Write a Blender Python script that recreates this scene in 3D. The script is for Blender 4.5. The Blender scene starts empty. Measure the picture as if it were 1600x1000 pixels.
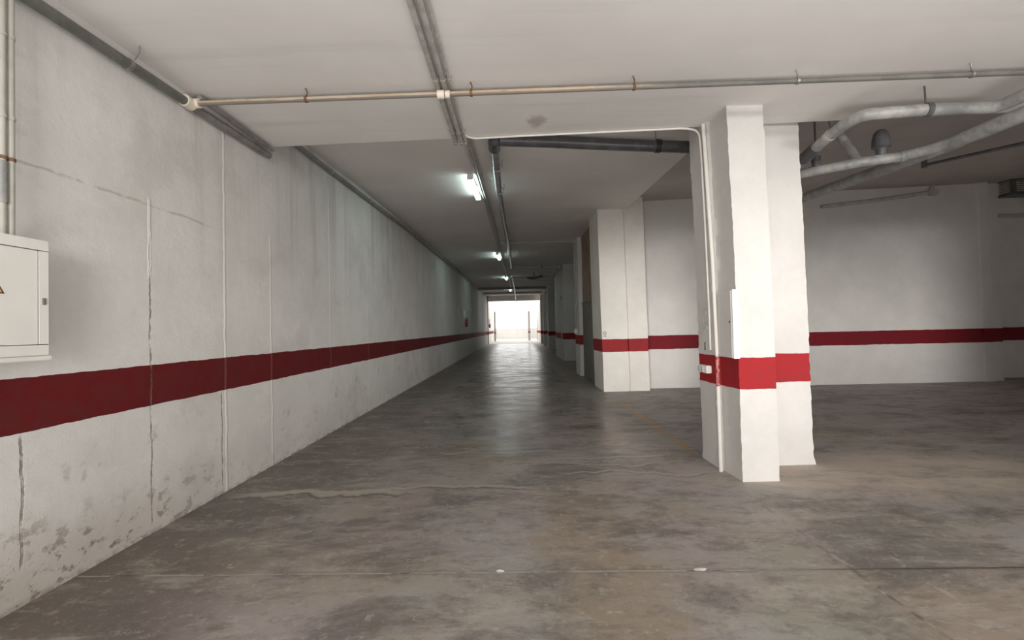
import bpy, bmesh, math, random
from mathutils import Vector, Matrix, noise as mnoise
random.seed(7)
S = bpy.context.scene
C = S.collection
R = math.radians

# ------------------------------------------------------------------ camera
f_px, EYE = 750.0, 1.55
d = Vector((6/f_px, -13.6/f_px, -1)).normalized()          # aisle direction seen by the camera
u = Vector((-.022, 1, 0)); u -= d*u.dot(d); u.normalize()  # plumb line seen by the camera
x = d.cross(u)
rot = Matrix((x, d, u))                                    # camera -> world
cam = bpy.data.cameras.new('camera'); co = bpy.data.objects.new('camera', cam); C.objects.link(co)
cam.sensor_fit = 'HORIZONTAL'; cam.sensor_width = 36.0; cam.lens = f_px/1600*36.0
cam.clip_start = .05; cam.clip_end = 500
co.matrix_world = Matrix.Translation((0, 0, EYE)) @ rot.to_4x4()
S.camera = co
S.view_settings.view_transform = 'Standard'; S.view_settings.look = 'None'
S.view_settings.gamma = 1; S.view_settings.use_curve_mapping = False
S.view_settings.exposure = 0.3

# ------------------------------------------------------------------ node helpers
class N:
    def __init__(s, name):
        s.m = bpy.data.materials.new(name); s.m.use_nodes = True
        s.t = s.m.node_tree; s.t.nodes.clear()
        s.out = s.t.nodes.new('ShaderNodeOutputMaterial')
        s.b = s.t.nodes.new('ShaderNodeBsdfPrincipled')
        s.t.links.new(s.b.outputs[0], s.out.inputs[0])
        g = s.t.nodes.new('ShaderNodeNewGeometry'); s.pos = g.outputs['Position']
        sp = s.t.nodes.new('ShaderNodeSeparateXYZ'); s.t.links.new(s.pos, sp.inputs[0])
        s.x, s.y, s.z = sp.outputs
    def put(s, sock, v):
        if hasattr(v, 'links'): s.t.links.new(v, sock)
        elif isinstance(v, tuple) and len(v) == 3 and sock.type == 'RGBA': sock.default_value = (*v, 1)
        else: sock.default_value = v
    def op(s, o, a, b=0.0, c=0.0, clamp=False):
        n = s.t.nodes.new('ShaderNodeMath'); n.operation = o; n.use_clamp = clamp
        s.put(n.inputs[0], a); s.put(n.inputs[1], b); s.put(n.inputs[2], c)
        return n.outputs[0]
    def noise(s, scale, detail=4, rough=.55, vec=None, stretch=None, off=(0, 0, 0), dist=0):
        v = vec if vec is not None else s.pos
        if stretch or any(off):
            m = s.t.nodes.new('ShaderNodeMapping'); s.t.links.new(v, m.inputs[0])
            m.inputs['Scale'].default_value = stretch or (1, 1, 1); m.inputs['Location'].default_value = off
            v = m.outputs[0]
        n = s.t.nodes.new('ShaderNodeTexNoise'); s.t.links.new(v, n.inputs['Vector'])
        n.inputs['Scale'].default_value = scale; n.inputs['Detail'].default_value = detail
        n.inputs['Roughness'].default_value = rough; n.inputs['Distortion'].default_value = dist
        return n.outputs[0]
    def rng(s, v, a, b, c=0.0, e=1.0, smooth=True):
        n = s.t.nodes.new('ShaderNodeMapRange'); n.interpolation_type = 'SMOOTHSTEP' if smooth else 'LINEAR'; n.clamp = True
        s.put(n.inputs[0], v)
        for i, k in enumerate((a, b, c, e)): s.put(n.inputs[i+1], k)
        return n.outputs[0]
    def mix(s, fac, a, b):
        n = s.t.nodes.new('ShaderNodeMix'); n.data_type = 'RGBA'; n.clamp_factor = True
        s.put(n.inputs[0], fac); s.put(n.inputs[6], a); s.put(n.inputs[7], b)
        return n.outputs[2]
    def mul(s, *v):
        r = v[0]
        for k in v[1:]: r = s.op('MULTIPLY', r, k)
        return r
    def line(s, coord, at, w, soft=.5):
        """1 within w of coord == at, falling to 0"""
        return s.rng(s.op('ABSOLUTE', s.op('SUBTRACT', coord, at)), w*soft, w, 1, 0)
    def mx(s, *v):
        r = v[0]
        for k in v[1:]: r = s.op('MAXIMUM', r, k)
        return r
    def bump(s, h, strength=.3, dist=.01):
        n = s.t.nodes.new('ShaderNodeBump'); n.inputs['Strength'].default_value = strength
        n.inputs['Distance'].default_value = dist; s.put(n.inputs['Height'], h)
        s.t.links.new(n.outputs[0], s.b.inputs['Normal'])
    def fin(s, col, rough=.6, metal=0.0, spec=.5):
        s.put(s.b.inputs['Base Color'], col); s.put(s.b.inputs['Roughness'], rough)
        s.put(s.b.inputs['Metallic'], metal); s.put(s.b.inputs['Specular IOR Level'], spec)
        return s.m

def plain(name, col, rough=.5, metal=0.0, var=.12, scale=9, spec=.5):
    n = N(name)
    k = n.noise(scale, 5)
    c = n.mix(n.rng(k, .3, .7), tuple(v*(1-var) for v in col), tuple(min(1, v*(1+var)) for v in col))
    n.bump(n.noise(60, 3), .08, .004)
    return n.fin(c, rough, metal, spec)

def emit(name, col, st):
    n = N(name); n.put(n.b.inputs['Emission Color'], col); n.put(n.b.inputs['Emission Strength'], st)
    return n.fin(col, .4)

def wall_paint(name, col, red, z0, z1, joints=None, dirt=0.0, streak=0.0, rough=.75, bumpy=.25, wob=.006):
    n = N(name)
    c = n.mix(n.rng(n.noise(1.3, 6, .6), .3, .7), tuple(v*.93 for v in col), tuple(min(1, v*1.04) for v in col))
    c = n.mix(n.rng(n.noise(14, 5, .65), .35, .75, 0, .12), c, tuple(v*.75 for v in col))
    h = n.op('ADD', n.noise(9, 6, .6), n.mul(n.noise(70, 3), .35))
    if streak:
        sv = n.noise(1, 5, .6, stretch=(3, 3, .16))
        top = n.rng(n.z, 1.6, 3.4)
        c = n.mix(n.mul(n.rng(sv, .5, .72), top, streak), c, tuple(v*.62 for v in col))
        c = n.mix(n.mul(n.rng(n.noise(1.1, 6, .62, off=(5, 3, 1)), .52, .68), streak*.8), c, (.52, .50, .47))
        c = n.mix(n.mul(n.rng(n.noise(2.3, 6, .65, off=(9, 1, 4), stretch=(1, .5, 1.6)), .6, .68), streak*.55), c, (.78, .77, .74))
        pour = n.line(n.op('ADD', n.z, n.mul(n.op('SUBTRACT', n.noise(2.5, 5, .7), .5), .07)), 2.60, .014, .2)
        pour = n.mul(pour, n.rng(n.y, 4.9, 4.4), n.rng(n.noise(5, 5, .7, off=(1, 1, 1)), .36, .56))
        c = n.mix(n.mul(pour, .6), c, (.38, .36, .33)); h = n.op('SUBTRACT', h, n.mul(pour, .8))
    # the painted band
    zz = n.op('ADD', n.z, n.mul(n.op('SUBTRACT', n.noise(5, 3), .5), wob*4))
    band = n.mul(n.op('GREATER_THAN', zz, z0), n.op('LESS_THAN', zz, z1))
    rc = n.mix(n.rng(n.noise(7, 6, .65), .35, .75), red, tuple(v*.8 + .01 for v in red))
    rc = n.mix(n.rng(n.noise(30, 5, .7, stretch=(1, .3, 1)), .68, .8, 0, .35), rc, tuple(v*1.5 + .03 for v in red))
    c = n.mix(band, c, rc)
    if joints:
        wobble = n.mul(n.op('SUBTRACT', n.noise(2.2, 5, .7, stretch=(0, 0, 1)), .5), .10)
        yy = n.op('ADD', n.y, wobble)
        pale = dark = None
        for (y0, kind, za, zb) in joints:
            m = n.mul(n.line(yy, y0, .012 if kind == 'd' else .022), n.rng(n.z, za-.05, za), n.rng(n.z, zb, zb+.05, 1, 0))
            if kind == 'd': dark = m if dark is None else n.mx(dark, m)
            else: pale = m if pale is None else n.mx(pale, m)
        brk = n.rng(n.noise(9, 5, .7), .36, .58)
        if dark is not None:
            dk = n.mul(dark, brk)
            c = n.mix(n.mul(dk, .75), c, (.17, .14, .11)); h = n.op('SUBTRACT', h, n.mul(dk, 2.2))
        if pale is not None:
            notband = n.op('SUBTRACT', 1.0, n.mul(band, .92))
            pk = n.mul(pale, notband, n.rng(n.noise(2.5, 4, .6, off=(2, 0, 7)), .3, .45))
            c = n.mix(n.mul(pk, .75), c, (.82, .81, .78)); h = n.op('ADD', h, n.mul(pale, 1.6))
    if dirt:
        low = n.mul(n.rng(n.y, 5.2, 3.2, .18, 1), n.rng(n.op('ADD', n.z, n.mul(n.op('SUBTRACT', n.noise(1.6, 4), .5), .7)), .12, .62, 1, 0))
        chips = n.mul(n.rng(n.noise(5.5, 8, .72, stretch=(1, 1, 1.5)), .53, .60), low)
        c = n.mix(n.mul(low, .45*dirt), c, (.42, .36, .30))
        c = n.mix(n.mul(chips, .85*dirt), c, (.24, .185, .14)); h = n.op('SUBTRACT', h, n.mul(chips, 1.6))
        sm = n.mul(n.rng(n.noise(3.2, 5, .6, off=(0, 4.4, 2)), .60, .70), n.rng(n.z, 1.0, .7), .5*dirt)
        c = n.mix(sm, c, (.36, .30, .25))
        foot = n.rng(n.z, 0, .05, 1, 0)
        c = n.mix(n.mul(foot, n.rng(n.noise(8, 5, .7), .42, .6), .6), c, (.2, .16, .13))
    n.bump(h, bumpy, .012)
    return n.fin(c, rough, 0, .2)

WHITE = (.80, .785, .765)
RED = (.36, .032, .036)
M = {}
JT = [(1.85, 'd', 0, 3.6), (2.79, 'd', .25, .95), (3.79, 'd', .1, 2.3), (3.785, 'p', 2.05, 2.62), (4.77, 'p', 0, 3.6), (4.70, 'd', .05, .95),
      (5.67, 'p', 0, 2.7), (7.49, 'p', .9, 3.8), (9.4, 'p', 0, 3.9), (11.3, 'p', .5, 4.0), (14.1, 'd', 0, 4.2), (17.0, 'p', 1.3, 3.6), (20.6, 'd', 0, 4), (24.4, 'p', 0, 4)]
M['wall_left'] = wall_paint('rough_white_wall_paint', (.70, .688, .668), (.128, .010, .012), 1.005, 1.325, JT, dirt=1.0, streak=.55, bumpy=.35)
M['pillar'] = wall_paint('white_pillar_paint', (.60, .585, .567), (.33, .018, .023), .905, 1.215, dirt=.0, bumpy=.3)
M['wall_b'] = wall_paint('cream_wall_paint', (.87, .835, .79), (.35, .030, .034), .945, 1.25, bumpy=.12)
M['wall_r'] = wall_paint('grey_white_wall_paint', (.74, .72, .70), (.20, .013, .022), .965, 1.305, bumpy=.12)
M['post'] = wall_paint('far_pillar_paint', (.80, .78, .75), (.34, .028, .034), 1.0, 1.30, bumpy=.12)
M['plain_wall'] = plain('plain_white_plaster', (.74, .72, .69), .8, var=.05, scale=3)
M['parapet'] = plain('parapet_plaster', (.40, .385, .365), .85, var=.05, scale=1)
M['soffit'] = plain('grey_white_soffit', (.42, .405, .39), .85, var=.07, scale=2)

def near_ceiling_mat():
    n = N('pale_ceiling_plaster')
    c = n.mix(n.rng(n.noise(.8, 5, .55), .3, .7), (.79, .77, .75), (.85, .835, .82))
    c = n.mix(n.rng(n.noise(1, 5, .6, stretch=(.35, 5, 1)), .55, .75, 0, .22), c, (.55, .53, .51))
    # peeled patch on the underside near the edge
    dx = n.op('SUBTRACT', n.x, .27); dy = n.op('SUBTRACT', n.y, 5.0)
    r = n.op('SQRT', n.op('ADD', n.mul(dx, dx), n.mul(dy, dy, .5)))
    r = n.op('ADD', r, n.mul(n.op('SUBTRACT', n.noise(9, 6, .7), .5), .22))
    patch = n.rng(r, .05, .13, 1, 0)
    c = n.mix(n.mul(patch, .65), c, (.40, .34, .29))
    sp = n.mul(n.rng(n.noise(16, 6, .7), .62, .70), n.rng(n.y, 4.3, 5.2), n.rng(n.x, -.6, .8))
    c = n.mix(n.mul(sp, .35), c, (.45, .39, .34))
    n.bump(n.op('ADD', n.noise(6, 5), n.mul(n.noise(50, 3), .4)), .12, .012)
    return n.fin(c, .85, 0, .3)
M['ceil_near'] = near_ceiling_mat()

def aisle_ceiling_mat():
    n = N('grey_aisle_ceiling_plaster')
    c = n.mix(n.rng(n.noise(.7, 5, .55), .3, .7), (.76, .72, .69), (.83, .79, .765))
    c = n.mix(n.rng(n.noise(1, 5, .6, stretch=(.3, 4, 1)), .5, .75, 0, .3), c, (.80, .775, .755))
    n.bump(n.noise(5, 5, stretch=(.5, 2, 1)), .2, .02)
    return n.fin(c, .7, 0, .35)
M['ceil_aisle'] = aisle_ceiling_mat()
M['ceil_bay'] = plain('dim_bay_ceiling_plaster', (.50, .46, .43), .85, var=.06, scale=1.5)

def floor_mat():
    n = N('worn_polished_concrete')
    brown, grey, purple, dark = (.335, .284, .232), (.342, .332, .320), (.360, .312, .314), (.142, .124, .117)
    c = n.mix(n.rng(n.noise(.5, 5, .6), .40, .58), brown, grey)
    c = n.mix(n.rng(n.noise(.6, 5, .6, off=(3, 7, 0)), .47, .60, 0, .9), c, purple)
    c = n.mix(n.rng(n.noise(.8, 6, .65, off=(8, 2, 0), stretch=(1, .6, 1)), .54, .64, 0, .85), c, (.205, .200, .180))
    wx = n.op('ADD', n.x, n.mul(n.op('SUBTRACT', n.noise(1.3, 6, .65, off=(2, 2, 0)), .5), 1.1))
    c = n.mix(n.mul(n.rng(n.op('ABSOLUTE', n.op('SUBTRACT', wx, .5)), .15, .5, 1, 0), n.rng(n.y, 5.2, 4.2), .8), c, (.31, .25, .19))
    c = n.mix(n.mul(n.rng(n.op('ABSOLUTE', n.op('SUBTRACT', wx, 1.6)), .2, .5, 1, 0), n.rng(n.y, 3.9, 3.2), .6), c, (.285, .29, .243))
    c = n.mix(n.mul(n.rng(n.op('ABSOLUTE', n.op('SUBTRACT', wx, -.6)), .4, 1.0, 1, 0), n.rng(n.y, 3.2, 3.4), n.rng(n.y, 5.2, 4.6), .6), c, (.32, .272, .27))
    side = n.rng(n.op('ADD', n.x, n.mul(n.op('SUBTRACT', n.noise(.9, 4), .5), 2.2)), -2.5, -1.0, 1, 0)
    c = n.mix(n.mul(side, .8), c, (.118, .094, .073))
    c = n.mix(n.rng(n.noise(1.2, 8, .72, stretch=(.7, 1.3, 1), dist=.5), .47, .63, 0, .85), c, dark)
    c = n.mix(n.rng(n.noise(2.6, 9, .78, stretch=(.5, 1.3, 1), off=(1, 2, 0), dist=.4), .50, .64, 0, .75), c, (.40, .365, .325))
    c = n.mix(n.rng(n.noise(5, 9, .8, stretch=(.6, 1.2, 1), off=(6, 2, 0)), .48, .64, 0, .7), c, (.15, .13, .115))
    c = n.mix(n.rng(n.noise(10, 8, .8, off=(2, 9, 0)), .53, .66, 0, .75), c, (.44, .405, .365))
    c = n.mix(n.rng(n.noise(38, 4, .75), .56, .72, 0, .5), c, (.42, .39, .355))
    c = n.mix(n.rng(n.noise(45, 4, .75, off=(5, 5, 0)), .58, .72, 0, .5), c, (.13, .115, .10))
    # short scuffs and scratches
    for (o, st) in ((5, (5, 1.2, 1)), (9, (2.4, 5, 1))):
        c = n.mix(n.mul(n.rng(n.noise(2.2, 4, .6, stretch=st, off=(o, o*2, 0)), .665, .70), n.rng(n.noise(1.1, 3, off=(o, 0, 0)), .5, .58), n.rng(n.y, 7, 5), .6), c, (.46, .42, .38))
    # sandy dust around the pillar and bay, colour also brightened for the sunlight there
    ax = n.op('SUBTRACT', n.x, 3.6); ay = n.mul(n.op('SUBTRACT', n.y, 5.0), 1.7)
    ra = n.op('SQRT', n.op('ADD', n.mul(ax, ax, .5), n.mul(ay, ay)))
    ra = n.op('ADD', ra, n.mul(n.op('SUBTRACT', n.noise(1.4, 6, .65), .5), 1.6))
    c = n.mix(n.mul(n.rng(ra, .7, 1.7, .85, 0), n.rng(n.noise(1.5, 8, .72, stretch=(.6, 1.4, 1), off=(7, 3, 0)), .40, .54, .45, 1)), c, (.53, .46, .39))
    # expansion joint across the aisle, slightly skewed
    jy = n.op('ADD', n.op('ADD', n.y, n.mul(n.x, .0165)), n.mul(n.op('SUBTRACT', n.noise(3, 3, .6), .5), .02))
    jl = n.line(jy, 3.083, .011)
    pale = n.rng(n.noise(2.1, 5, .7, stretch=(1, 0, 0)), .40, .50)
    pale = n.mul(pale, n.rng(n.x, 2.2, 1.2))
    c = n.mix(n.mul(jl, .9), c, n.mix(pale, (.075, .062, .052), (.46, .42, .38)))
    halo = n.mul(n.line(jy, 3.083, .05, .1), .25)
    c = n.mix(halo, c, (.13, .115, .10))
    # long seam beside the pillar line
    sx = n.op('ADD', n.x, n.mul(n.op('SUBTRACT', n.noise(2.6, 5, .7), .5), .09))
    sl = n.mul(n.line(sx, 2.07, .02), n.rng(n.y, 4.5, 4.2), n.rng(n.noise(3.0, 5, .7), .40, .52))
    sp = n.rng(n.noise(2.3, 4, .7, off=(1, 6, 0)), .5, .6)
    c = n.mix(n.mul(sl, n.rng(n.y, 3.3, 2.9, .42, .8)), c, n.mix(sp, (.12, .104, .09), (.46, .43, .40)))
    # worn yellow bay line behind the pillar
    yl = n.mul(n.line(n.x, 2.12, .07, .8), n.rng(n.y, 5.7, 6.1), n.rng(n.y, 10.6, 9.4), n.rng(n.noise(4, 6, .7), .36, .56))
    c = n.mix(n.mul(yl, .75), c, (.46, .27, .08))
    # pale trowelled ridges that run across the aisle
    hgt = n.noise(3, 5, .6)
    for (y0, amp, sc, xa, xb, w, o) in ((4.75, .30, 1.3, -2.4, .3, .035, 0), (4.66, .34, 1.6, -2.9, -.9, .06, 3), (5.10, .5, 1.1, .35, 2.2, .03, 5),
                                        (5.45, .45, 1.2, .45, 1.75, .028, 8), (5.75, .3, 1.5, .3, 1.9, .03, 11), (6.1, .35, 1.0, -1.2, .8, .03, 14)):
        ww = n.mul(n.op('SUBTRACT', n.noise(sc, 4, .6, stretch=(1, .25, 0), off=(o, o, 0)), .5), amp*2)
        cc = n.op('ADD', n.y, ww)
        env = n.mul(n.rng(n.x, xa, xa+.35), n.rng(n.x, xb-.35, xb, 1, 0))
        m = n.mul(n.line(cc, y0, w*1.5, .3), env)
        c = n.mix(n.mul(m, .75), c, (.44, .395, .345))
        m2 = n.mul(n.line(cc, y0-w*1.6, w*.6, .2), env)
        c = n.mix(n.mul(m2, .6), c, (.10, .085, .07))
        hgt = n.op('ADD', hgt, n.mul(m, .7))
    rough = n.rng(n.noise(1.7, 6, .65, stretch=(.6, 1.6, 1)), .32, .7, .20, .36)
    lane = n.mul(n.rng(n.y, 3.5, 7.5), n.rng(n.x, 2.0, 1.2), n.rng(n.x, -2.4, -1.4))
    rough = n.op('ADD', rough, n.op('MULTIPLY_ADD', lane, -.24, .24))
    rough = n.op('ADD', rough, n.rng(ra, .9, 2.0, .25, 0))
    hh = n.op('ADD', n.mul(hgt, .5), n.mul(n.noise(1, 3, .55, stretch=(.6, 3.2, 0)), .8))
    hh = n.op('SUBTRACT', hh, n.mul(jl, 1.0))
    n.bump(hh, .16, .02)
    return n.fin(c, rough, 0, .5)
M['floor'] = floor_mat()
M['yard_floor'] = plain('pale_yard_concrete', (.42, .40, .37), .6, var=.06, scale=2)

def cross_pipe_mat():
    n = N('yellowed_pipe_paint')
    k = n.rng(n.op('ADD', n.x, n.mul(n.op('SUBTRACT', n.noise(3, 5, .7), .5), 1.2)), .6, 1.5)
    old = n.mix(n.rng(n.noise(5, 6, .7, stretch=(.4, 3, 3)), .4, .6), (.50, .37, .24), (.54, .46, .36))
    old = n.mix(n.rng(n.noise(12, 6, .75, stretch=(.4, 2, 2), off=(3, 1, 0)), .58, .66), old, (.30, .24, .20))
    gr = n.mix(n.rng(n.noise(6, 5), .35, .65), (.135, .13, .12), (.18, .175, .16))
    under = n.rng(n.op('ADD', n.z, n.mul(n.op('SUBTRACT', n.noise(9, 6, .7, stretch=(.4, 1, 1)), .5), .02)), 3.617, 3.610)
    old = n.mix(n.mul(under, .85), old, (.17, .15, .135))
    n.bump(n.noise(30, 4), .1, .005)
    return n.fin(n.mix(k, old, gr), .55)
M['cross_pipe'] = cross_pipe_mat()

def patchy(name, a, b, rough=.4, lo=.42, hi=.58, scale=5):
    n = N(name)
    c = n.mix(n.rng(n.noise(scale, 6, .68), lo, hi), a, b)
    n.bump(n.noise(25, 5), .15, .006)
    return n.fin(c, rough)
M['silver_pipe'] = patchy('silvery_pipe_paint', (.24, .24, .235), (.44, .435, .425), .40, .36, .70, 5)
M['dark_pipe'] = patchy('dark_grey_pvc', (.085, .085, .09), (.12, .12, .13), .35)
M['grey_pipe'] = patchy('grey_pvc', (.20, .20, .195), (.27, .265, .26), .35)
M['conduit'] = patchy('grey_conduit', (.38, .365, .345), (.48, .465, .445), .45, scale=8)
M['wall_pipe'] = patchy('dark_green_grey_pipe', (.115, .118, .105), (.155, .155, .14), .45)
M['mauve_pipe'] = patchy('mauve_grey_pipe', (.20, .185, .18), (.26, .24, .23), .5)
M['pale_pipe'] = plain('painted_over_pipe', (.52, .50, .48), .7)
M['louvre'] = plain('pale_louvre_metal', (.82, .79, .73), .35)
M['white_pvc'] = plain('white_pvc', (.80, .775, .74), .4, var=.05)
M['cream_pvc'] = plain('cream_pvc', (.38, .37, .33), .45, var=.08)
M['cream_fit'] = plain('cream_fitting', (.78, .70, .60), .5, var=.06)
M['box_white'] = plain('cabinet_enamel', (.74, .735, .70), .38, var=.03, scale=4)
M['box_cream'] = plain('meter_box_enamel', (.66, .645, .62), .42, var=.03, scale=4)
M['rust'] = plain('rusty_iron', (.16, .085, .045), .8, var=.3, scale=40)
M['steel'] = plain('dull_steel', (.34, .33, .31), .4, .7)
M['black'] = plain('black_plastic', (.03, .03, .03), .5)
M['orange'] = plain('orange_sticker', (.80, .36, .05), .5, var=.03)
M['extinguisher'] = plain('red_enamel', (.40, .02, .02), .25, var=.05)
M['sign'] = plain('white_sign_board', (.88, .88, .86), .35, var=.02)
M['tube'] = emit('fluorescent_tube_glow', (.80, 1.0, .97), 16.0)
M['lamp_white'] = plain('lamp_housing_white', (.72, .73, .72), .4, var=.04)
M['door_brown'] = patchy('brown_door_sheet', (.27, .20, .145), (.33, .25, .185), .7, scale=2)
M['door_grey'] = patchy('grey_door_sheet', (.17, .166, .15), (.21, .205, .19), .55, scale=2)
M['stencil'] = plain('black_stencil_ink', (.06, .055, .05), .8)
M['faint'] = plain('faded_grey_ink', (.52, .52, .52), .8)
M['debris'] = plain('pale_mortar', (.40, .36, .33), .9, var=.2, scale=30)
M['post_paint'] = wall_paint('yard_post_paint', (.27, .25, .225), (.16, .02, .02), .98, 1.2, bumpy=.1)

def painted_pipe_mat():
    n = N('white_pipe_with_red_smears')
    zz = n.op('ADD', n.z, n.mul(n.op('SUBTRACT', n.noise(12, 5), .5), .05))
    band = n.mul(n.op('GREATER_THAN', zz, .90), n.op('LESS_THAN', zz, 1.215))
    blot = n.rng(n.noise(32, 5, .65), .40, .50)
    c = n.mix(n.mul(band, blot), (.82, .79, .75), (.42, .045, .05))
    c = n.mix(n.mul(band, n.op('SUBTRACT', 1, blot)), c, (.62, .22, .21))
    return n.fin(c, .45)
M['pillar_pipe'] = painted_pipe_mat()

# ------------------------------------------------------------------ mesh helpers
class MB:
    def __init__(s): s.b = bmesh.new()
    def box(s, x0, x1, y0, y1, z0, z1, bevel=0.0, seg=2):
        r = bmesh.ops.create_cube(s.b, size=1)
        vs = r['verts']
        for v in vs:
            v.co = Vector(((x0+x1)/2 + v.co.x*(x1-x0), (y0+y1)/2 + v.co.y*(y1-y0), (z0+z1)/2 + v.co.z*(z1-z0)))
        if bevel:
            es = {e for v in vs for e in v.link_edges}
            bmesh.ops.bevel(s.b, geom=list(es), offset=bevel, segments=seg, affect='EDGES', clamp_overlap=True)
        return s
    def prism(s, poly, z0, z1, nz=1):
        rings = []
        for k in range(nz+1):
            z = z0 + (z1-z0)*k/nz
            rings.append([s.b.verts.new((p[0], p[1], z)) for p in poly])
        n = len(poly)
        for a, b in zip(rings, rings[1:]):
            for i in range(n): s.b.faces.new((a[i], a[(i+1) % n], b[(i+1) % n], b[i]))
        s.b.faces.new(rings[0][::-1]); s.b.faces.new(rings[-1])
        return s
    def sheet(s, prof, x0, x1, top):
        """slab whose underside follows prof [(y,z)...], flat top"""
        A = [(s.b.verts.new((x0, y, z)), s.b.verts.new((x1, y, z)), s.b.verts.new((x0, y, top)), s.b.verts.new((x1, y, top))) for y, z in prof]
        for a, b in zip(A, A[1:]):
            s.b.faces.new((a[0], b[0], b[1], a[1])); s.b.faces.new((a[2], a[3], b[3], b[2]))
            s.b.faces.new((a[0], a[2], b[2], b[0])); s.b.faces.new((a[1], b[1], b[3], a[3]))
        for a in (A[0], A[-1]): s.b.faces.new((a[0], a[1], a[3], a[2]))
        return s
    def tube(s, pts, r, n=12, bend=0.0, caps=True):
        pts = [Vector(p) for p in pts]
        if bend:
            q = [pts[0]]
            for a, b, c in zip(pts, pts[1:], pts[2:]):
                da, dc = (a-b), (c-b); k = min(bend, da.length*.48, dc.length*.48)
                p0, p2 = b + da.normalized()*k, b + dc.normalized()*k
                for i in range(7):
                    t = i/6; q.append(p0*(1-t)**2 + b*2*t*(1-t) + p2*t*t)
            q.append(pts[-1]); pts = q
        rr = r if isinstance(r, (list, tuple)) else [r]*len(pts)
        rings = []; prev = None
        for i, p in enumerate(pts):
            t = (pts[min(i+1, len(pts)-1)] - pts[max(i-1, 0)]).normalized()
            if prev is None:
                nrm = t.orthogonal().normalized()
            else:
                nrm = (prev - t*prev.dot(t)).normalized()
            prev = nrm; bn = t.cross(nrm)
            k = 1.0
            if 0 < i < len(pts)-1:
                a = (pts[i]-pts[i-1]).normalized(); k = 1/max(.5, a.dot(t))
            rings.append([s.b.verts.new(p + (nrm*math.cos(2*math.pi*j/n) + bn*math.sin(2*math.pi*j/n))*rr[i]) for j in range(n)])
        for a, b in zip(rings, rings[1:]):
            for j in range(n): s.b.faces.new((a[j], a[(j+1) % n], b[(j+1) % n], b[j]))
        if caps:
            s.b.faces.new(rings[0][::-1]); s.b.faces.new(rings[-1])
        return s
    def lathe(s, prof, c=(0, 0, 0), n=20):
        c = Vector(c); rings = []
        for r, z in prof:
            rings.append([s.b.verts.new(c + Vector((max(r, 1e-4)*math.cos(2*math.pi*j/n), max(r, 1e-4)*math.sin(2*math.pi*j/n), z))) for j in range(n)])
        for a, b in zip(rings, rings[1:]):
            for j in range(n): s.b.faces.new((a[j], a[(j+1) % n], b[(j+1) % n], b[j]))
        s.b.faces.new(rings[0][::-1]); s.b.faces.new(rings[-1])
        return s
    def ring(s, c, t, r0, r1, w, n=16):
        """band around the axis t at c"""
        c, t = Vector(c), Vector(t).normalized(); a = t.orthogonal().normalized(); b = t.cross(a)
        L = []
        for off, rad in ((-w/2, r0), (-w/2, r1), (w/2, r1), (w/2, r0)):
            L.append([s.b.verts.new(c + t*off + (a*math.cos(2*math.pi*j/n) + b*math.sin(2*math.pi*j/n))*rad) for j in range(n)])
        for k in range(4):
            p, q = L[k], L[(k+1) % 4]
            for j in range(n): s.b.faces.new((p[j], p[(j+1) % n], q[(j+1) % n], q[j]))
        return s
    def build(s, name, mat, parent=None, smooth=True):
        bmesh.ops.recalc_face_normals(s.b, faces=s.b.faces[:])
        me = bpy.data.meshes.new(name); s.b.to_mesh(me); s.b.free()
        me.materials.append(M[mat] if isinstance(mat, str) else mat)
        if smooth:
            for p in me.polygons: p.use_smooth = True
            me.set_sharp_from_angle(angle=R(38))
        o = bpy.data.objects.new(name, me); C.objects.link(o)
        if parent is not None:
            o.parent = parent; o.matrix_parent_inverse = Matrix.Translation(-parent.location)
        return o

def tag(o, label, cat, group=None, kind=None):
    o['label'] = label; o['category'] = cat
    if group: o['group'] = group
    if kind: o['kind'] = kind
    return o
def thing(name, label, cat, loc, group=None):
    o = bpy.data.objects.new(name, None); C.objects.link(o); o.location = loc; o.empty_display_size = .1
    return tag(o, label, cat, group)
def struct(name, mb, mat, label=None, cat=None, smooth=False):
    o = mb.build(name, mat, None, smooth); o['kind'] = 'structure'
    if label: o['label'] = label; o['category'] = cat
    return o

PROF = [(4.9, 4.11), (6.4, 4.17), (11.4, 4.37), (16, 4.44), (22, 4.52), (33, 4.68), (50, 4.98)]
def ceil(y):
    for (a, za), (b, zb) in zip(PROF, PROF[1:]):
        if y <= b: return za + (zb-za)*(y-a)/(b-a)
    return PROF[-1][1]
def edge(xx): return 5.36 - .055*xx

# ------------------------------------------------------------------ the shell
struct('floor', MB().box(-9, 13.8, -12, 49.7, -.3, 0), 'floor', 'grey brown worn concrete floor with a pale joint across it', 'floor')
struct('floor_yard', MB().box(-9, 9, 49.7, 77, -.3, .0), 'yard_floor', 'pale sunlit concrete ground beyond the far opening', 'floor')
struct('wall_left', MB().box(-3.2, -2.9, -2.2, 62.3, 0, 5.3), 'wall_left', 'long rough white concrete wall with a dark red painted band', 'wall')
struct('wall_rear', MB().box(11.0, 13.8, -7.3, -7, 0, 5.3), 'plain_wall', 'wall behind the viewer around the entrance opening', 'wall')
struct('wall_light_blocker', MB().box(7.7, 13.5, 3.4, 3.6, 0, 3.72), 'plain_wall', 'unseen added wall that shades the end of the bay', 'wall')  # out of view, added to keep light off the far bay wall
struct('wall_right', MB().box(13.5, 13.8, -7, 13.2, 0, 5.3), 'plain_wall', 'side wall of the parking bay', 'wall')

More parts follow.
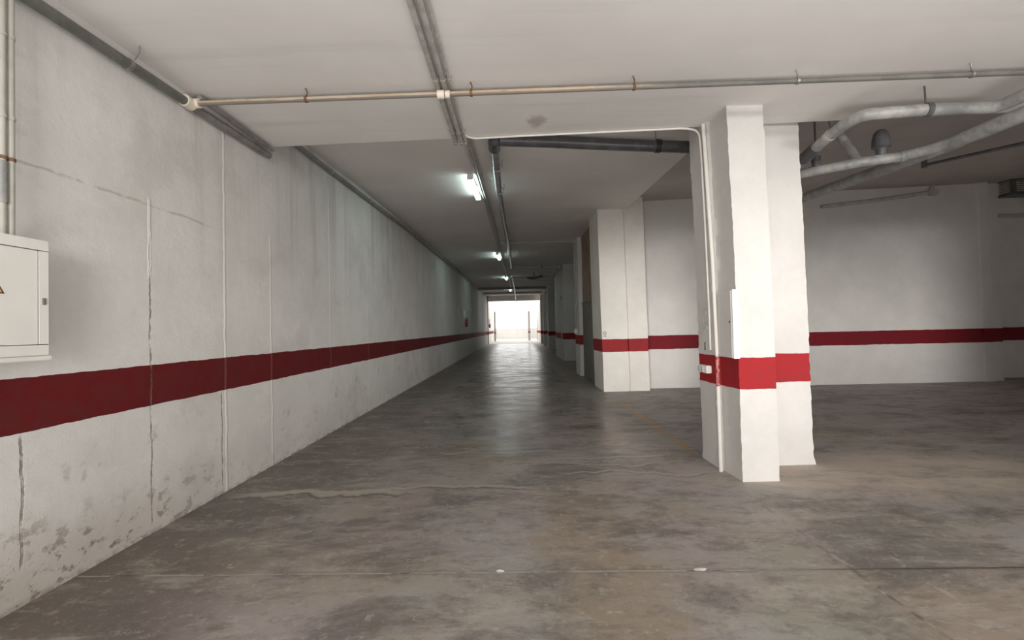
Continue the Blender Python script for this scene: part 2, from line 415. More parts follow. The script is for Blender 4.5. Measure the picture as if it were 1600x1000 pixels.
# low ceiling slab over the near part; its far face is the step up to the aisle ceiling
struct('ceiling', MB().prism([(-2.9, -7), (13.5, -7), (13.5, edge(13.5)), (-2.9, edge(-2.9))], 3.72, 5.3), 'ceil_near', 'low pale grey ceiling slab ending in a straight edge', 'ceiling')
struct('ceiling_aisle', MB().sheet(PROF, -2.9, 2.72, 5.3).sheet([(12.2, ceil(12.2))] + [p for p in PROF if p[0] > 12.2], 2.72, 5.4, 5.3), 'ceil_aisle', 'higher dim grey ceiling over the long aisle', 'ceiling')
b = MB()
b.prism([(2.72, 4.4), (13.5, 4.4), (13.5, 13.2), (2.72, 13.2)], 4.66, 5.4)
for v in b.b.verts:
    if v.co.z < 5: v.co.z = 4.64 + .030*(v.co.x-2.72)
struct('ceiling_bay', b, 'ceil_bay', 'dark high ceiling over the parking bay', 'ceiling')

# rear wall of the bay, with its pilasters and the recess at the end
struct('wall_back', MB().box(3.17, 11.5, 11.93, 12.8, 0, 5.3).box(6.4, 7.32, 11.86, 11.93, 0, 5.3), 'wall_r', 'bay rear wall in dim white with a dark red band', 'wall')
struct('wall_recess', MB().box(11.5, 11.72, 11.88, 12.9, 0, 5.3).box(11.72, 12.08, 12.02, 13.2, 0, 5.3).box(12.08, 13.5, 12.6, 13.2, 0, 5.3).box(12.08, 13.5, 12.02, 12.6, 4.16, 5.3), 'wall_r', 'dark recess with a low lintel at the end of the bay rear wall', 'wall')

# aisle side, bay after bay
colB = MB().prism([(2.07, 11.5), (2.665, 11.5), (2.675, 11.56), (2.70, 11.56), (2.71, 11.51), (3.17, 11.52), (3.17, 12.8), (2.07, 12.8)], 0, 5.3, 18)
for v in colB.b.verts:
    v.co.x += -.012*v.co.z + .006*mnoise.noise(Vector((v.co.x*3, v.co.y*3, v.co.z*2)))
colB = struct('pillar_cream', colB, 'wall_b', 'wide cream pillar with red band beside the grey brown metal door', 'pillar')
struct('pillar_narrow', MB().box(2.03, 2.27, 15.3, 16.4, 0, 5.2), 'post', 'narrow white pillar at the far side of the metal door', 'pillar')
colC = struct('pillar_bay', MB().box(2.24, 5.4, 22.45, 27.2, 0, 5.2), 'post', 'broad white pillar wall behind the narrow pillar', 'pillar')
struct('pillar_far', MB().box(2.40, 3.2, 35.1, 36.4, 0, 5.2), 'post', 'third white pillar from the grey door along the aisle', 'pillar')
struct('pillar_slim', MB().box(2.46, 2.66, 42.3, 43, 0, 5.2), 'post', 'slim white pillar last before the bright opening', 'pillar')
struct('wall_bay', MB().box(5.4, 5.7, 12.8, 49.7, 0, 5.3).box(2.4, 5.4, 16.4, 16.6, 0, 5.3), 'plain_wall', 'outer wall of the aisle bays', 'wall')
struct('wall_end', MB().box(2.5, 5.4, 48.2, 48.6, 0, 5.3).box(-2.9, -2.8, 49.3, 49.7, 0, 5.3), 'post', 'jambs of the bright opening at the end of the aisle', 'wall')
struct('beam', MB().box(-2.9, 5.4, 49.3, 49.7, 4.42, 5.3), 'plain_wall', 'pale lintel over the bright opening', 'beam')
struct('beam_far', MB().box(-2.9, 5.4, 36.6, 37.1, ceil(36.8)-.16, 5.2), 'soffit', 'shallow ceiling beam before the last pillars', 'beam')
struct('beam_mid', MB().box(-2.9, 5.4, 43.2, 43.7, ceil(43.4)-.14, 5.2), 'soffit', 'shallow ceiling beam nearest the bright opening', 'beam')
struct('wall_yard_right', MB().box(2.62, 2.9, 49.7, 58, 0, 4.4), 'post', 'sunlit side wall beyond the opening', 'wall')
struct('wall_parapet', MB().box(-9, 9, 76, 76.4, 0, 1.58).box(-3.3, -3.1, 75.9, 76, 0, 1.62), 'parapet', 'low pale wall across the yard under the white sky', 'wall')
for i, (x0, x1, h) in enumerate(((-2.80, -2.58, 3.8), (1.58, 1.86, 3.8), (2.70, 2.84, 2.7))):
    struct('yard_post', MB().box(x0, x1, 61.8, 62.0, 0, h, .01), 'post_paint',
           ('slender yard post beside the long wall', 'slender yard post near the middle of the low wall', 'short yard post beside the pillars')[i], 'post')

# the big stepped pillar
def pillar():
    poly = [(2.19, 4.75), (2.55, 4.75), (2.555, 5.27), (3.21, 5.28), (3.21, 5.64), (2.145, 5.64), (2.15, 5.15), (2.175, 5.13), (2.185, 5.06)]
    fine = []
    for i, p in enumerate(poly):
        q = poly[(i+1) % len(poly)]; L = math.dist(p, q); k = max(1, int(L/.09))
        for j in range(k): fine.append((p[0]+(q[0]-p[0])*j/k, p[1]+(q[1]-p[1])*j/k))
    m = MB().prism(fine, 0, 5.0, 110)
    for v in m.b.verts:
        p = v.co.copy()
        k = .004*mnoise.noise(p*2.6) + .0045*mnoise.noise(p*9) + .006*mnoise.noise(p*26)
        if p.y > 5.2: k *= 1.5
        v.co.x += k - .0037*p.z*p.z
        v.co.y += .006*mnoise.noise(p*4 + Vector((7, 3, 1)))
        if p.z < .12 and p.x > 3.1: v.co.x += .03*(1-p.z/.12)
    return struct('pillar_stepped', m, 'pillar', 'large stepped white pillar with bright red band and a meter box on its side', 'pillar', True)
A = pillar()

# ------------------------------------------------------------------ garage door between the pillars
dr = MB().box(2.15, 2.20, 12.8, 15.3, 2.32, 5.0)
door = struct('door_1', dr, 'door_brown', 'tall brown and grey metal door between cream and narrow pillars', 'door')
l = MB().box(2.14, 2.20, 12.8, 15.3, .02, 2.30).build('lower_leaf', 'door_grey', door, False); l['label'] = 'grey metal lower leaf'
for y0 in (13.4, 14.1, 14.75):
    MB().box(2.125, 2.15, y0, y0+.05, 2.34, 4.36).build('upright', 'door_brown', door, False)
MB().box(2.115, 2.14, 12.8, 15.3, 2.27, 2.33).build('rail', 'door_grey', door, False)
MB().tube([(2.09, 13.15, .98), (2.09, 13.28, .98)], .014, 8).box(2.09, 2.14, 13.16, 13.18, .97, .99).box(2.09, 2.14, 13.25, 13.27, .97, .99).build('handle', 'steel', door)

# ------------------------------------------------------------------ electrical cabinet on the long wall
def left_cabinet():
    Y0, Y1, Z0, Z1, XF = 1.72, 2.715, 1.437, 2.108, -2.65
    t = thing('electrical_cabinet', 'white electrical cabinet with orange warning triangle on the long wall', 'cabinet', (-2.9, Y1, Z0))
    MB().box(-2.9, XF-.012, Y0, Y1, Z0, Z1, .006).box(XF-.012, XF+.004, Y0, Y1+.004, Z0-.006, Z0+.018, .004).build('cabinet_body', 'box_white', t)
    m = MB()
    a, e = .062, .004
    y0, y1, z0, z1 = Y0+.012, Y1-.008, Z0+.022, Z1-.004
    m.box(XF-.011, XF, y0, y1, z0, z0+a, e).box(XF-.011, XF, y0, y1, z1-a, z1, e)
    m.box(XF-.011, XF, y0, y0+a, z0+a-.004, z1-a+.004, e).box(XF-.011, XF, y1-a, y1, z0+a-.004, z1-a+.004, e)
    m.box(XF-.011, XF-.004, y0+a-.004, y1-a+.004, z0+a-.004, z1-a+.004)
    dd = m.build('cabinet_door', 'box_white', t)
    MB().box(XF-.002, XF+.006, 2.664, 2.688, 1.742, 1.780, .003).build('lock', 'steel', dd)
    for z in (1.52, 2.0):
        MB().tube([(XF-.004, Y0+.004, z-.03), (XF-.004, Y0+.004, z+.03)], .006, 8).build('hinge', 'steel', t)
    # warning triangle: black edge, orange face, black bolt
    yc, zb, s_ = 2.398, 1.79, .146; h_ = s_*.866
    def tri(k, xx, mb):
        cz = zb + h_/3
        P3 = [(yc+(p[0])*k, cz+(p[1])*k) for p in ((-s_/2, -h_/3), (s_/2, -h_/3), (0, 2*h_/3))]
        lo = [mb.b.verts.new((xx, *p)) for p in P3]; hi = [mb.b.verts.new((xx+.0012, *p)) for p in P3]
        mb.b.faces.new(lo[::-1]); mb.b.faces.new(hi)
        for i in range(3): mb.b.faces.new((lo[i], lo[(i+1) % 3], hi[(i+1) % 3], hi[i]))
        return mb
    sg = tri(1, XF-.0039, MB()).build('warning_sticker', 'black', dd, False)
    tri(.82, XF-.0028, MB()).build('sticker_face', 'orange', sg, False)
    bolt = MB(); zz = zb
    pts = [(.004, .085), (-.014, .045), (-.002, .047), (-.008, .018), (.014, .056), (.002, .054), (.012, .085)]
    lo = [bolt.b.verts.new((XF-.0017, yc+p[0], zz+p[1])) for p in pts]; hi = [bolt.b.verts.new((XF-.0008, yc+p[0], zz+p[1])) for p in pts]
    bolt.b.faces.new(lo[::-1]); bolt.b.faces.new(hi)
    for i in range(len(pts)): bolt.b.faces.new((lo[i], lo[(i+1) % 7], hi[(i+1) % 7], hi[i]))
    bolt.build('bolt_symbol', 'black', sg, False)
left_cabinet()
for k, (yy, lab) in enumerate(((2.588, 'white riser conduit above the wall cabinet, partly cut by the frame'), (2.634, 'white riser conduit above the wall cabinet, second from the frame edge'))):
    t = thing('riser_conduit', lab, 'conduit', (-2.79, yy, 2.108), 'riser conduits above the wall cabinet')
    MB().tube([(-2.79, yy, 2.11), (-2.79, yy, 3.719)], .0165, 14).build('conduit_pipe', 'cream_pvc', t)
    for z in (3.235, 2.78, 2.55):
        MB().ring((-2.79, yy, z), (0, 0, 1), .015, .021, .018).box(-2.90, -2.808, yy-.006, yy+.006, z-.008, z+.008).build('pipe_clip', 'rust' if z < 2.6 else 'cream_pvc', t)
    if k == 0: MB().tube([(-2.79, yy, 2.30), (-2.79, yy, 2.53)], .022, 14).build('sleeve', 'grey_pipe', t)

# ------------------------------------------------------------------ pipe along the long wall, low part
t = thing('wall_pipe', 'thick dark pipe in the corner of long wall and low ceiling', 'pipe', (-2.84, 0, 3.53))
MB().tube([(-2.845, -6.9, 3.49), (-2.845, 0, 3.505), (-2.845, 4.12, 3.60)], .038, 16).build('pipe_run', 'wall_pipe', t)
for y in (-2.2, .9, 3.52):
    z = 3.505+.0225*y if y > 0 else 3.5
    MB().ring((-2.845, y, z), (0, 1, 0), .037, .044, .03).build('pipe_clamp', 'steel', t)
    MB().tube([(-2.80, y, z+.03), (-2.76, y, z+.09), (-2.76, y, 3.72)], .006, 8).build('hanger_rod', 'steel', t)
t = thing('corner_conduit', 'mauve grey pipe in the wall corner after the cream tee', 'pipe', (-2.85, 4.9, 3.62))
MB().tube([(-2.850, 4.25, 3.602), (-2.850, edge(-2.9)+.06, 3.645)], .036, 14).build('pipe_run', 'mauve_pipe', t)
for y in (4.72, 5.28):
    MB().ring((-2.85, y, 3.60+.034*(y-4.2)), (0, 1, 0), .034, .040, .03).build('pipe_clamp', 'steel', t)
tag(MB().tube([(-2.775, 4.22, 3.672), (-2.775, edge(-2.9)-.02, 3.676)], .022, 12).build('ceiling_conduit', 'mauve_pipe'), 'thin grey conduit beside the mauve corner pipe', 'conduit')

# ------------------------------------------------------------------ cross pipe
t = thing('sprinkler_pipe', 'long yellowed pipe crossing under the low ceiling, turning grey beyond the conduits', 'pipe', (0, 4.15, 3.62))
def cpy(xx): return 4.155 - .024*xx
MB().tube([(-2.80, cpy(-2.8), 3.62), (-.6, cpy(-.6), 3.62), (2.4, cpy(2.4), 3.62), (6.4, cpy(6.4), 3.62)], .0225, 14).build('pipe_run', 'cross_pipe', t)
MB().ring((-2.80, cpy(-2.8), 3.62), (1, 0, 0), .0, .042, .05).ring((-2.845, 4.17, 3.605), (0, 1, 0), .03, .052, .10).build('tee_fitting', 'cream_fit', t)
MB().ring((-.612, cpy(-.6), 3.618), (1, 0, 0), .0, .038, .062).build('collar', 'cream_fit', t)
MB().ring((-.553, cpy(-.55), 3.618), (1, 0, 0), .0, .033, .04).build('collar', 'cream_fit', t)
for xx in (-1.81, -.345, 1.07, 2.46, 3.91, 5.3):
    h = MB().ring((xx, cpy(xx), 3.62), (1, 0, 0), .021, .029, .022).build('hanger_clamp', 'rust' if xx < 2 else 'steel', t)
    MB().tube([(xx, cpy(xx), 3.652), (xx+.008, cpy(xx)+.01, 3.685), (xx-.006, cpy(xx), 3.72)], .006, 8).build('hanger_rod', 'rust' if xx < 2 else 'steel', h)

# ------------------------------------------------------------------ central conduits
for k, (dx, r, lab) in enumerate(((-.034, .024, 'grey ceiling conduit along the aisle, the one beside the lamps'), (.030, .024, 'grey ceiling conduit along the aisle, middle of the three'), (.082, .013, 'thin grey ceiling conduit along the aisle, beside the thicker pair'))):
    t = thing('ceiling_conduit', lab, 'conduit', (-.6+dx, 0, 3.69), 'parallel conduits along the aisle ceiling')
    x0 = -.605+dx; ye = edge(-.6)
    MB().tube([(x0, -6.9, 3.693), (x0, 2, 3.693), (x0-.003, 4.2, 3.693), (x0, ye+.035, 3.69)], r, 12).build('lower_run', 'conduit', t)
    zc = lambda y: ceil(y)-.03
    dx2 = dx*.65
    pts = [(x0, ye+.035, 3.66), (x0, ye+.05, 3.95), (x0, ye+.05, zc(ye)-.015), (-.615+dx2, 5.75, zc(5.75))]
    for y, xx in ((6.6, -.612), (8.3, -.592), (10.3, -.577), (16.2, -.546), (21.5, -.51), (31, -.34), (38, -.25), (48.9, -.14)):
        pts.append((xx+dx2, y, zc(y)))
    if k == 2: pts = pts[:8]
    MB().tube(pts, r, 12, .05).build('upper_run', 'conduit', t)
    for y in (.6, 2.95, 4.05, 5.15):
        MB().ring((x0, y, 3.693), (0, 1, 0), r-.002, r+.006, .022).box(x0-r-.012, x0+r+.012, y-.010, y+.010, 3.708, 3.7195).build('pipe_clip', 'cream_pvc', t)

# ------------------------------------------------------------------ cable under the slab edge and down the pillar
pts = [(-.53, 4.75, 3.700), (-.525, edge(-.5)-.12, 3.700), (-.44, edge(-.4)-.02, 3.700)]
for xx in (0, .5, 1.0, 1.5, 1.90): pts.append((xx, edge(xx)-.022, 3.704))
pts += [(2.06, 5.25, 3.68), (2.083, 5.27, 3.45), (2.105, 5.27, 2.6), (2.122, 5.27, 1.6), (2.125, 5.275, 1.27)]
cab = tag(MB().tube(pts, .0115, 10, .11).build('white_cable', 'white_pvc'), 'thin white cable along the slab edge and down the stepped pillar', 'cable')
t = thing('pillar_conduit', 'white vertical conduit on the stepped pillar, smeared red at the band', 'conduit', (2.12, 5.1, 0))
MB().tube([(2.128, 5.098, 0), (2.124, 5.10, 1.2), (2.113, 5.12, 2.2), (2.085, 5.17, 3.45), (2.078, 5.18, 3.719)], .021, 14).build('conduit_pipe', 'pillar_pipe', t)
for (xx, yy, z) in ((2.126, 5.10, .72), (2.116, 5.115, 1.93), (2.101, 5.145, 2.82)):
    MB().ring((xx, yy, z), (-.01, .02, 1), .0, .0245, .06).build('coupling', 'white_pvc', t)

# meter box on the pillar
def meter_box():
    t = thing('meter_box', 'shallow cream meter box on the aisle side of the stepped pillar', 'box', (2.17, 4.8, 1.21))
    m = MB().box(2.142, 2.2, 4.762, 5.075, 1.212, 1.885, .004)
    m.build('box_body', 'box_cream', t)
    dd = MB().box(2.128, 2.141, 4.760, 5.07, 1.214, 1.883, .003).build('box_door', 'box_cream', t)
    MB().box(2.122, 2.13, 4.785, 4.80, 1.56, 1.585, .002).build('lock', 'black', dd)
    MB().box(2.134, 2.192, 4.728, 4.759, 1.208, 1.889, .003).build('edge_flange', 'sign', t)
    MB().box(2.12, 2.13, 5.05, 5.065, 1.215, 1.235, .002).build('hinge', 'steel', t)
meter_box()
t = thing('light_switch', 'small white switch on the red band of the stepped pillar', 'switch', (2.12, 5.42, 1.05))
MB().box(2.085, 2.142, 5.30, 5.56, 1.012, 1.096, .006).build('switch_box', 'sign', t)
for y in (5.42, 5.50): MB().box(2.075, 2.087, y-.03, y+.03, 1.025, 1.083, .003).build('rocker', 'faint', t)

# faded print on the pillar side, stencilled mark on the cream pillar
def oval(mb, plane, c, rx, rz, w, th, n=18):
    L = []
    for rad in (1, 0):
        ring_a, ring_b = [], []
        for j in range(n):
            a = 2*math.pi*j/n; k1, k2 = (rx+w*rad)*math.cos(a), (rz+w*rad)*math.sin(a)
            if plane == 'x': p, q = (c[0], c[1]+k1, c[2]+k2), (c[0]-th, c[1]+k1, c[2]+k2)
            else: p, q = (c[0]+k1, c[1], c[2]+k2), (c[0]+k1, c[1]-th, c[2]+k2)
            ring_a.append(mb.b.verts.new(p)); ring_b.append(mb.b.verts.new(q))
        L += [ring_a, ring_b]
    o0, o1, i0, i1 = L
    for j in range(n):
        k = (j+1) % n
        for a, b_ in ((o0, o1), (o1, i1), (i1, i0), (i0, o0)): mb.b.faces.new((a[j], a[k], b_[k], b_[j]))
    return mb
mk = MB()
oval(mk, 'x', (2.136, 5.43, 1.60), .045, .035, .012, .004); oval(mk, 'x', (2.134, 5.43, 1.69), .04, .03, .010, .004)
mk.box(2.128, 2.138, 5.37, 5.49, 1.50, 1.52)
mk.build('faded_print', 'faint', A)
MB().box(2.132, 2.143, 5.445, 5.46, 1.26, 1.35).build('ink_dash', 'stencil', A)
mk = MB(); oval(mk, 'y', (2.125, 11.497, 1.395), .026, .030, .011, .004); mk.box(2.10, 2.152, 11.493, 11.499, 1.318, 1.334)
mk.build('stencil_mark', 'stencil', colB)

# ------------------------------------------------------------------ lamps
LAMPS = [(-.735, 8.25, 1.56, 'fluorescent lamp nearest the slab edge, glowing on the aisle ceiling'), (-.645, 18.2, 1.56, 'second fluorescent lamp from the slab edge along the aisle'),
         (-.53, 27.6, 1.56, 'third fluorescent lamp from the slab edge along the aisle'), (-.41, 38.6, 1.56, 'farthest fluorescent lamp, small, before the bright opening')]
def lamp0():
    t = thing('fluorescent_lamp', LAMPS[0][3], 'lamp', (0, 0, 0), 'fluorescent lamps along the aisle')
    MB().box(-.045, .045, 0, 1.56, -.055, -.012, .008).build('housing', 'lamp_white', t)
    for y0 in (-.012, 1.535): MB().box(-.052, .052, y0, y0+.037, -.10, -.010, .008).build('end_cap', 'lamp_white', t)
    MB().box(-.046, .046, .026, 1.534, -.105, -.056, .018, 3).build('diffuser', 'tube', t)
    for y0 in (.25, 1.27): MB().box(-.02, .02, y0, y0+.04, -.02, 0).build('mount_bracket', 'lamp_white', t)
    MB().tube([(.05, .78, -.03), (.16, .78, -.03)], .018, 10).build('junction_box', 'lamp_white', t)
    return t
L0 = lamp0()
for i, (xx, y0, ln, lab) in enumerate(LAMPS):
    if i == 0: o = L0
    else:
        o = L0.copy(); C.objects.link(o); o['label'] = lab
        for ch in list(L0.children):
            c = ch.copy(); C.objects.link(c); c.parent = o
    s0 = (ceil(y0+1.56)-ceil(y0))/1.56
    o.location = (xx, y0, ceil(y0)-.001); o.rotation_euler = (math.atan(s0), 0, R(-1.0))

# ------------------------------------------------------------------ drains over the aisle
t = thing('drain_pipe', 'dark drain pipe behind the slab edge that turns grey along the aisle beside the conduits', 'pipe', (1, 6.4, 4.0))
MB().tube([(-.16, 6.4, 4.085), (.6, 6.4, 4.045), (1.4, 6.4, 3.986), (2.95, 6.4, 3.89)], .080, 18).build('pipe_run', 'dark_pipe', t)
MB().ring((1.955, 6.4, 3.953), (1, 0, -.06), .0, .088, .07).build('coupling', 'black', t)
MB().ring((.62, 6.4, 4.044), (1, 0, -.05), .0, .084, .05).build('coupling', 'dark_pipe', t)
MB().tube([(1.93, 6.4, 4.03), (1.93, 6.4, ceil(6.4))], .007, 8).build('hanger_rod', 'steel', t)
MB().tube([(-.24, 6.5, 4.07), (-.25, 7.6, 4.088), (-.262, 9.0, 4.142), (-.235, 12.2, 4.25), (-.175, 15.2, 4.30), (-.15, 22.0, 4.37), (-.15, 22.07, 4.372)], .058, 16).build('aisle_run', 'grey_pipe', t)
MB().tube([(-.15, 22.1, 4.372), (2.10, 22.1, 4.38)], .056, 16).build('side_run', 'pale_pipe', t)
MB().tube([(-.16, 6.4, 4.085), (-.24, 6.42, 4.085), (-.242, 6.62, 4.06)], .083, 16, .07).build('elbow', 'dark_pipe', t)
for y, z in ((7.5, 4.086), (8.95, 4.142), (14, 4.284), (18, 4.33)):
    h = MB().ring((-.237 if y < 12 else -.2, y, z), (0, 1, .03), .055, .068, .045).build('pipe_clamp', 'conduit', t)
    for dx in (-.075, .075):
        MB().tube([(-.237+dx if y < 12 else -.2+dx, y, z), (-.237+dx if y < 12 else -.2+dx, y, ceil(y))], .005, 6).build('hanger_rod', 'steel', h)
MB().ring((1.25, 22.06, 4.377), (1, 0, 0), .0, .07, .07).build('coupling', 'grey_pipe', t)
MB().tube([(2.10, 22.2, 4.38), (2.12, 26.0, 4.40)], .05, 14).build('far_run', 'pale_pipe', t)
MB().ring((2.10, 22.25, 4.38), (0, 1, 0), .0, .06, .08).build('coupling', 'silver_pipe', t)
t = thing('drain_pipe', 'pale pipe with a branch fitting crossing the far aisle ceiling', 'pipe', (1, 26.2, 4.33))
MB().tube([(-.15, 26.4, 4.36), (.7, 26.3, 4.34), (2.2, 26.2, 4.33)], .045, 14).build('pipe_run', 'pale_pipe', t)
MB().tube([(.72, 26.3, 4.34), (.85, 26.0, 4.27), (1.05, 25.9, 4.25), (1.5, 25.9, 4.36)], .065, 14, .1).build('branch_fitting', 'dark_pipe', t)
MB().tube([(1.05, 25.9, 4.27), (1.05, 25.9, ceil(25.9))], .03, 10).build('hanger_rod', 'dark_pipe', t)
t = thing('drain_pipe', 'grey drain pipe over the far end of the aisle', 'pipe', (-.05, 36, 4.5))
MB().tube([(-.12, 28.2, 4.50), (-.03, 36, 4.50), (.06, 48.6, 4.50), (.08, 49.0, 4.36)], .055, 14, .12).build('pipe_run', 'grey_pipe', t)
for y in (30, 34, 39, 44): MB().ring((-.12+.009*(y-28), y, 4.50), (0, 1, 0), .05, .066, .05).build('pipe_clamp', 'conduit', t)
t = thing('side_conduit', 'thin conduit crossing the aisle ceiling and dropping down the narrow pillar', 'conduit', (1, 15.9, 4.38))
MB().tube([(-.46, 15.9, ceil(15.9)-.032), (.8, 15.9, ceil(15.9)-.032), (1.99, 15.9, ceil(15.9)-.032), (1.99, 15.9, 1.5)], .024, 10, .12).build('conduit_pipe', 'pale_pipe', t)
MB().box(1.94, 2.03, 15.84, 15.96, 1.34, 1.5, .01).build('outlet_box', 'sign', t)
t = thing('wall_pipe', 'long thin pipe in the corner of long wall and aisle ceiling', 'pipe', (-2.85, 20, 4.3))
MB().tube([(-2.855, edge(-2.9)+.06, 4.02), (-2.855, 6.4, 4.05), (-2.855, 13.1, 4.29), (-2.855, 30.8, 4.57), (-2.855, 49.2, 4.84)], .034, 12).build('pipe_run', 'mauve_pipe', t)
for y in (7.5, 9.5, 11.5, 13.5, 16, 19, 22): MB().ring((-2.855, y, 4.05+.0358*(y-6.4) if y < 13.1 else 4.29+.0158*(y-13.1)), (0, 1, .03), .032, .042, .03).build('pipe_clip', 'conduit', t)
t = thing('wall_conduit', 'white conduit down the side of the broad pillar wall', 'conduit', (2.2, 23.4, 0))
MB().tube([(2.215, 23.3, 0), (2.215, 23.3, 2.9)], .022, 10).build('conduit_pipe', 'white_pvc', t)
MB().box(2.18, 2.24, 23.2, 23.4, 2.9, 3.1, .01).build('outlet_box', 'conduit', t)

# ------------------------------------------------------------------ pipes over the parking bay
t = thing('waste_pipe', 'silvery waste pipes branching under the slab and over the bay', 'pipe', (4, 4.45, 3.5))
MB().tube([(4.50, 3.0, 3.50), (4.50, 4.38, 3.50), (4.44, 4.44, 3.50), (3.90, 4.45, 3.50), (3.33, 4.53, 3.50), (3.295, 4.75, 3.50), (3.34, 5.2, 3.48), (3.40, 5.66, 3.44), (3.43, 5.95, 3.385)], .055, 16, .07).build('pipe_run', 'silver_pipe', t)
h = MB().ring((3.87, 4.453, 3.50), (1, -.06, 0), .053, .064, .045).build('pipe_clamp', 'dark_pipe', t)
MB().tube([(3.85, 4.45, 3.56), (3.845, 4.45, 3.72)], .008, 8).build('hanger_rod', 'dark_pipe', h)
MB().ring((3.315, 5.0, 3.49), (.08, 1, -.03), .0, .062, .06).build('coupling', 'silver_pipe', t)
MB().ring((3.37, 5.42, 3.462), (.13, 1, -.09), .0, .066, .32).build('coupling', 'dark_pipe', t)

MB().tube([(4.56, 2.6, 3.355), (4.56, 4.27, 3.36), (4.56, 5.0, 3.37), (4.56, 6.0, 3.415), (4.56, 7.6, 3.51), (4.56, 9.0, 3.58)], .070, 18).build('main_run', 'silver_pipe', t)
MB().tube([(4.57, 4.86, 3.366), (4.50, 5.16, 3.375), (4.34, 5.36, 3.375), (3.98, 5.50, 3.37), (3.42, 5.98, 3.37), (3.0, 6.35, 3.37)], .058, 16, .05).build('branch_run', 'silver_pipe', t)
MB().ring((4.36, 5.34, 3.375), (-.7, .5, 0), .0, .066, .05).build('coupling', 'silver_pipe', t)
MB().tube([(3.98, 5.50, 3.37), (3.96, 5.62, 3.56), (3.93, 5.85, 3.95), (3.93, 5.9, 4.66)], .052, 14, .06).build('branch_pipe', 'silver_pipe', t)
MB().lathe([(.05, 0), (.055, .07), (.06, .09), (.092, .11), (.088, .2), (.07, .27), (.04, .305), (0, .312)], (4.18, 5.43, 3.40)).build('trap', 'dark_pipe', t)
MB().lathe([(.045, 0), (.045, .09), (.055, .09), (.055, .14), (.02, .15), (.012, .16), (.012, 1.24)], (3.66, 5.78, 3.40), 14).build('hanger_rod', 'dark_pipe', t)

t = thing('dark_drain', 'thin dark pipe slanting under the bay ceiling', 'pipe', (8, 8.5, 4.5))
MB().tube([(8.0, 9.35, 4.55), (8.0, 7.5, 4.27), (8.0, 5.6, 4.05)], .032, 12).build('pipe_run', 'dark_pipe', t)
MB().tube([(8.0, 9.33, 4.50), (8.0, 9.33, 4.79)], .05, 12).build('elbow', 'dark_pipe', t)
t = thing('wall_pipe', 'pale pipe along the top of the bay rear wall', 'pipe', (9.6, 11.86, 4.6))
MB().tube([(7.6, 11.87, 4.40), (8.9, 11.87, 4.52), (10.3, 11.87, 4.69), (10.38, 11.87, 4.87)], .045, 12, .1).build('pipe_run', 'pale_pipe', t)
MB().box(10.27, 10.47, 11.8, 11.93, 4.62, 4.76, .01).build('junction_box', 'pale_pipe', t)

# louvred ventilation unit above the recess
t = thing('ventilation_unit', 'metal louvred vent box high above the dark recess', 'vent', (12.7, 11.9, 4.56))
b = MB().box(12.09, 13.4, 11.66, 12.02, 4.54, 4.60, .01).box(12.09, 13.4, 11.66, 12.02, 4.90, 4.945, .01).box(12.14, 13.4, 11.75, 12.02, 4.59, 4.91)
b.box(12.085, 12.20, 11.655, 11.72, 4.54, 4.945, .008).box(13.3, 13.4, 11.655, 11.72, 4.54, 4.945, .008)
b.build('casing', 'dark_pipe', t)
for k in range(6):
    z = 4.615 + k*.05
    m = MB()
    lo = [(12.20, 11.665, z), (13.3, 11.665, z), (13.3, 11.72, z+.038), (12.20, 11.72, z+.038)]
    a = [m.b.verts.new(p) for p in lo]; c = [m.b.verts.new((p[0], p[1], p[2]+.006)) for p in lo]
    m.b.faces.new(a[::-1]); m.b.faces.new(c)
    for i in range(4): m.b.faces.new((a[i], a[(i+1) % 4], c[(i+1) % 4], c[i]))
    lo = [(12.092, 11.72, z), (12.092, 12.02, z), (12.138, 12.02, z+.038), (12.138, 11.72, z+.038)]
    a = [m.b.verts.new(p) for p in lo]; c = [m.b.verts.new((p[0], p[1], p[2]+.006)) for p in lo]
    m.b.faces.new(a[::-1]); m.b.faces.new(c)
    for i in range(4): m.b.faces.new((a[i], a[(i+1) % 4], c[(i+1) % 4], c[i]))
    m.build('louvre', 'louvre', t, False)

# ------------------------------------------------------------------ extinguishers and their signs
def extinguisher(y, lab, slab):
    t = thing('fire_extinguisher', lab, 'extinguisher', (-2.80, y, 1.70), 'fire extinguishers on the long wall')
    MB().lathe([(.06, 0), (.078, .015), (.08, .05), (.08, .34), (.066, .40), (.03, .43), (.024, .45)], (-2.80, y, 1.70)).build('cylinder_body', 'extinguisher', t)
    MB().lathe([(.024, 0), (.026, .03), (.012, .05)], (-2.80, y, 2.15), 12).box(-2.815, -2.70, y-.012, y+.012, 2.185, 2.20).box(-2.815, -2.72, y-.01, y+.01, 2.21, 2.222).build('valve_head', 'black', t)
    MB().tube([(-2.78, y-.02, 2.17), (-2.70, y-.06, 2.1), (-2.705, y-.08, 1.9), (-2.72, y-.06, 1.76)], .011, 8, .08).build('hose', 'black', t)
    MB().box(-2.90, -2.87, y-.03, y+.03, 1.78, 2.16).ring((-2.80, y, 2.02), (0, 0, 1), .079, .084, .025).build('wall_bracket', 'steel', t)
    s = thing('extinguisher_sign', slab, 'sign', (-2.82, y-.5, 2.25), 'signs over the extinguishers')
    MB().box(-2.90, -2.76, y-.5, y-.494, 2.27, 2.64, .002).build('sign_panel', 'sign', s)
    MB().box(-2.90, -2.885, y-.52, y-.474, 2.27, 2.64).build('mounting_strip', 'sign', s)
extinguisher(27.25, 'red fire extinguisher hanging on the long wall inside the aisle', 'white flag sign over the extinguisher inside the aisle')
extinguisher(51.6, 'red fire extinguisher on the sunlit wall beyond the opening', 'white flag sign on the sunlit wall beyond the opening')

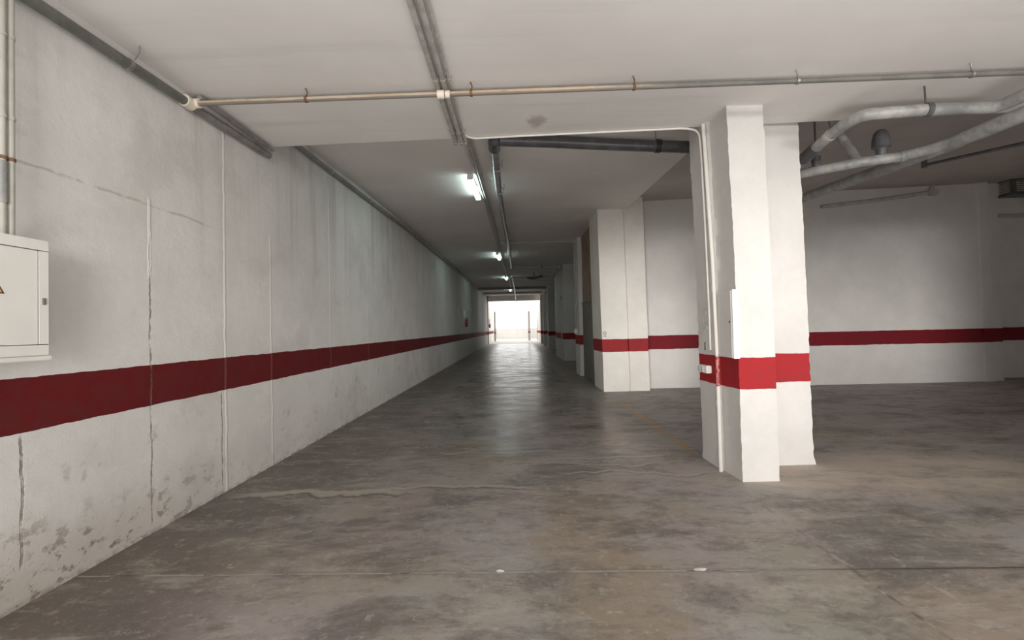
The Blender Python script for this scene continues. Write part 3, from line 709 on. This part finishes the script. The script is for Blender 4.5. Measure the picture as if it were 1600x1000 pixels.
# crumbs of mortar on the joint
def crumb(c, k, lab, sx=1.0):
    m = MB(); bmesh.ops.create_icosphere(m.b, subdivisions=2, radius=1)
    for v in m.b.verts:
        q = 1 + .35*mnoise.noise(v.co*1.7 + Vector((k, 0, 0)))
        v.co = Vector((c[0] + v.co.x*q*.026*sx, c[1] + v.co.y*q*.010, c[2] + .008 + v.co.z*q*.010))
    tag(m.build('mortar_crumb', 'debris'), lab, 'rubble')
crumb((-.135, 3.09, 0), 1, 'pale mortar crumb lying on the floor joint near the aisle middle')
crumb((1.13, 3.065, 0), 5, 'flat mortar flake on the floor joint toward the stepped pillar', 1.6)

# ------------------------------------------------------------------ light
W = bpy.data.worlds.new('sky'); S.world = W; W.use_nodes = True
nt = W.node_tree; nt.nodes.clear()
bg = nt.nodes.new('ShaderNodeBackground'); wo = nt.nodes.new('ShaderNodeOutputWorld'); nt.links.new(bg.outputs[0], wo.inputs[0])
bg.inputs[0].default_value = (1.0, .985, .96, 1); bg.inputs[1].default_value = 1.9
def area(name, loc, rx, rz, sx, sy, power, col):
    li = bpy.data.lights.new(name, 'AREA'); li.shape = 'RECTANGLE'; li.size = sx; li.size_y = sy; li.energy = power; li.color = col
    o = bpy.data.objects.new(name, li); C.objects.link(o); o.location = loc; o.rotation_euler = (R(rx), 0, R(rz)); return o
area('added_ceiling_fill', (1.5, -1.6, .03), 180, 0, 8, 2, 330, (1.0, .97, .935))  # unseen fill lamp facing up behind the camera, added to brighten the ceiling
def low_sky(name, az, el, ang, power):
    li = bpy.data.lights.new(name, 'SUN'); li.energy = power; li.angle = R(ang); li.color = (1.0, .965, .915)
    so = bpy.data.objects.new(name, li); C.objects.link(so); so.location = (6, -14, 2)
    so.rotation_euler = Vector((math.sin(R(az))*math.cos(R(el)), math.cos(R(az))*math.cos(R(el)), -math.sin(R(el)))).to_track_quat('-Z', 'Y').to_euler()
low_sky('entrance_sky', -21, 2.2, 15, 1.42)
low_sky('street_sky', 20, 2.0, 11, 1.1)
S.cycles.max_bounces = 12; S.cycles.diffuse_bounces = 8; S.cycles.glossy_bounces = 4
S.cycles.use_denoising = True
S.cycles.sample_clamp_indirect = 6
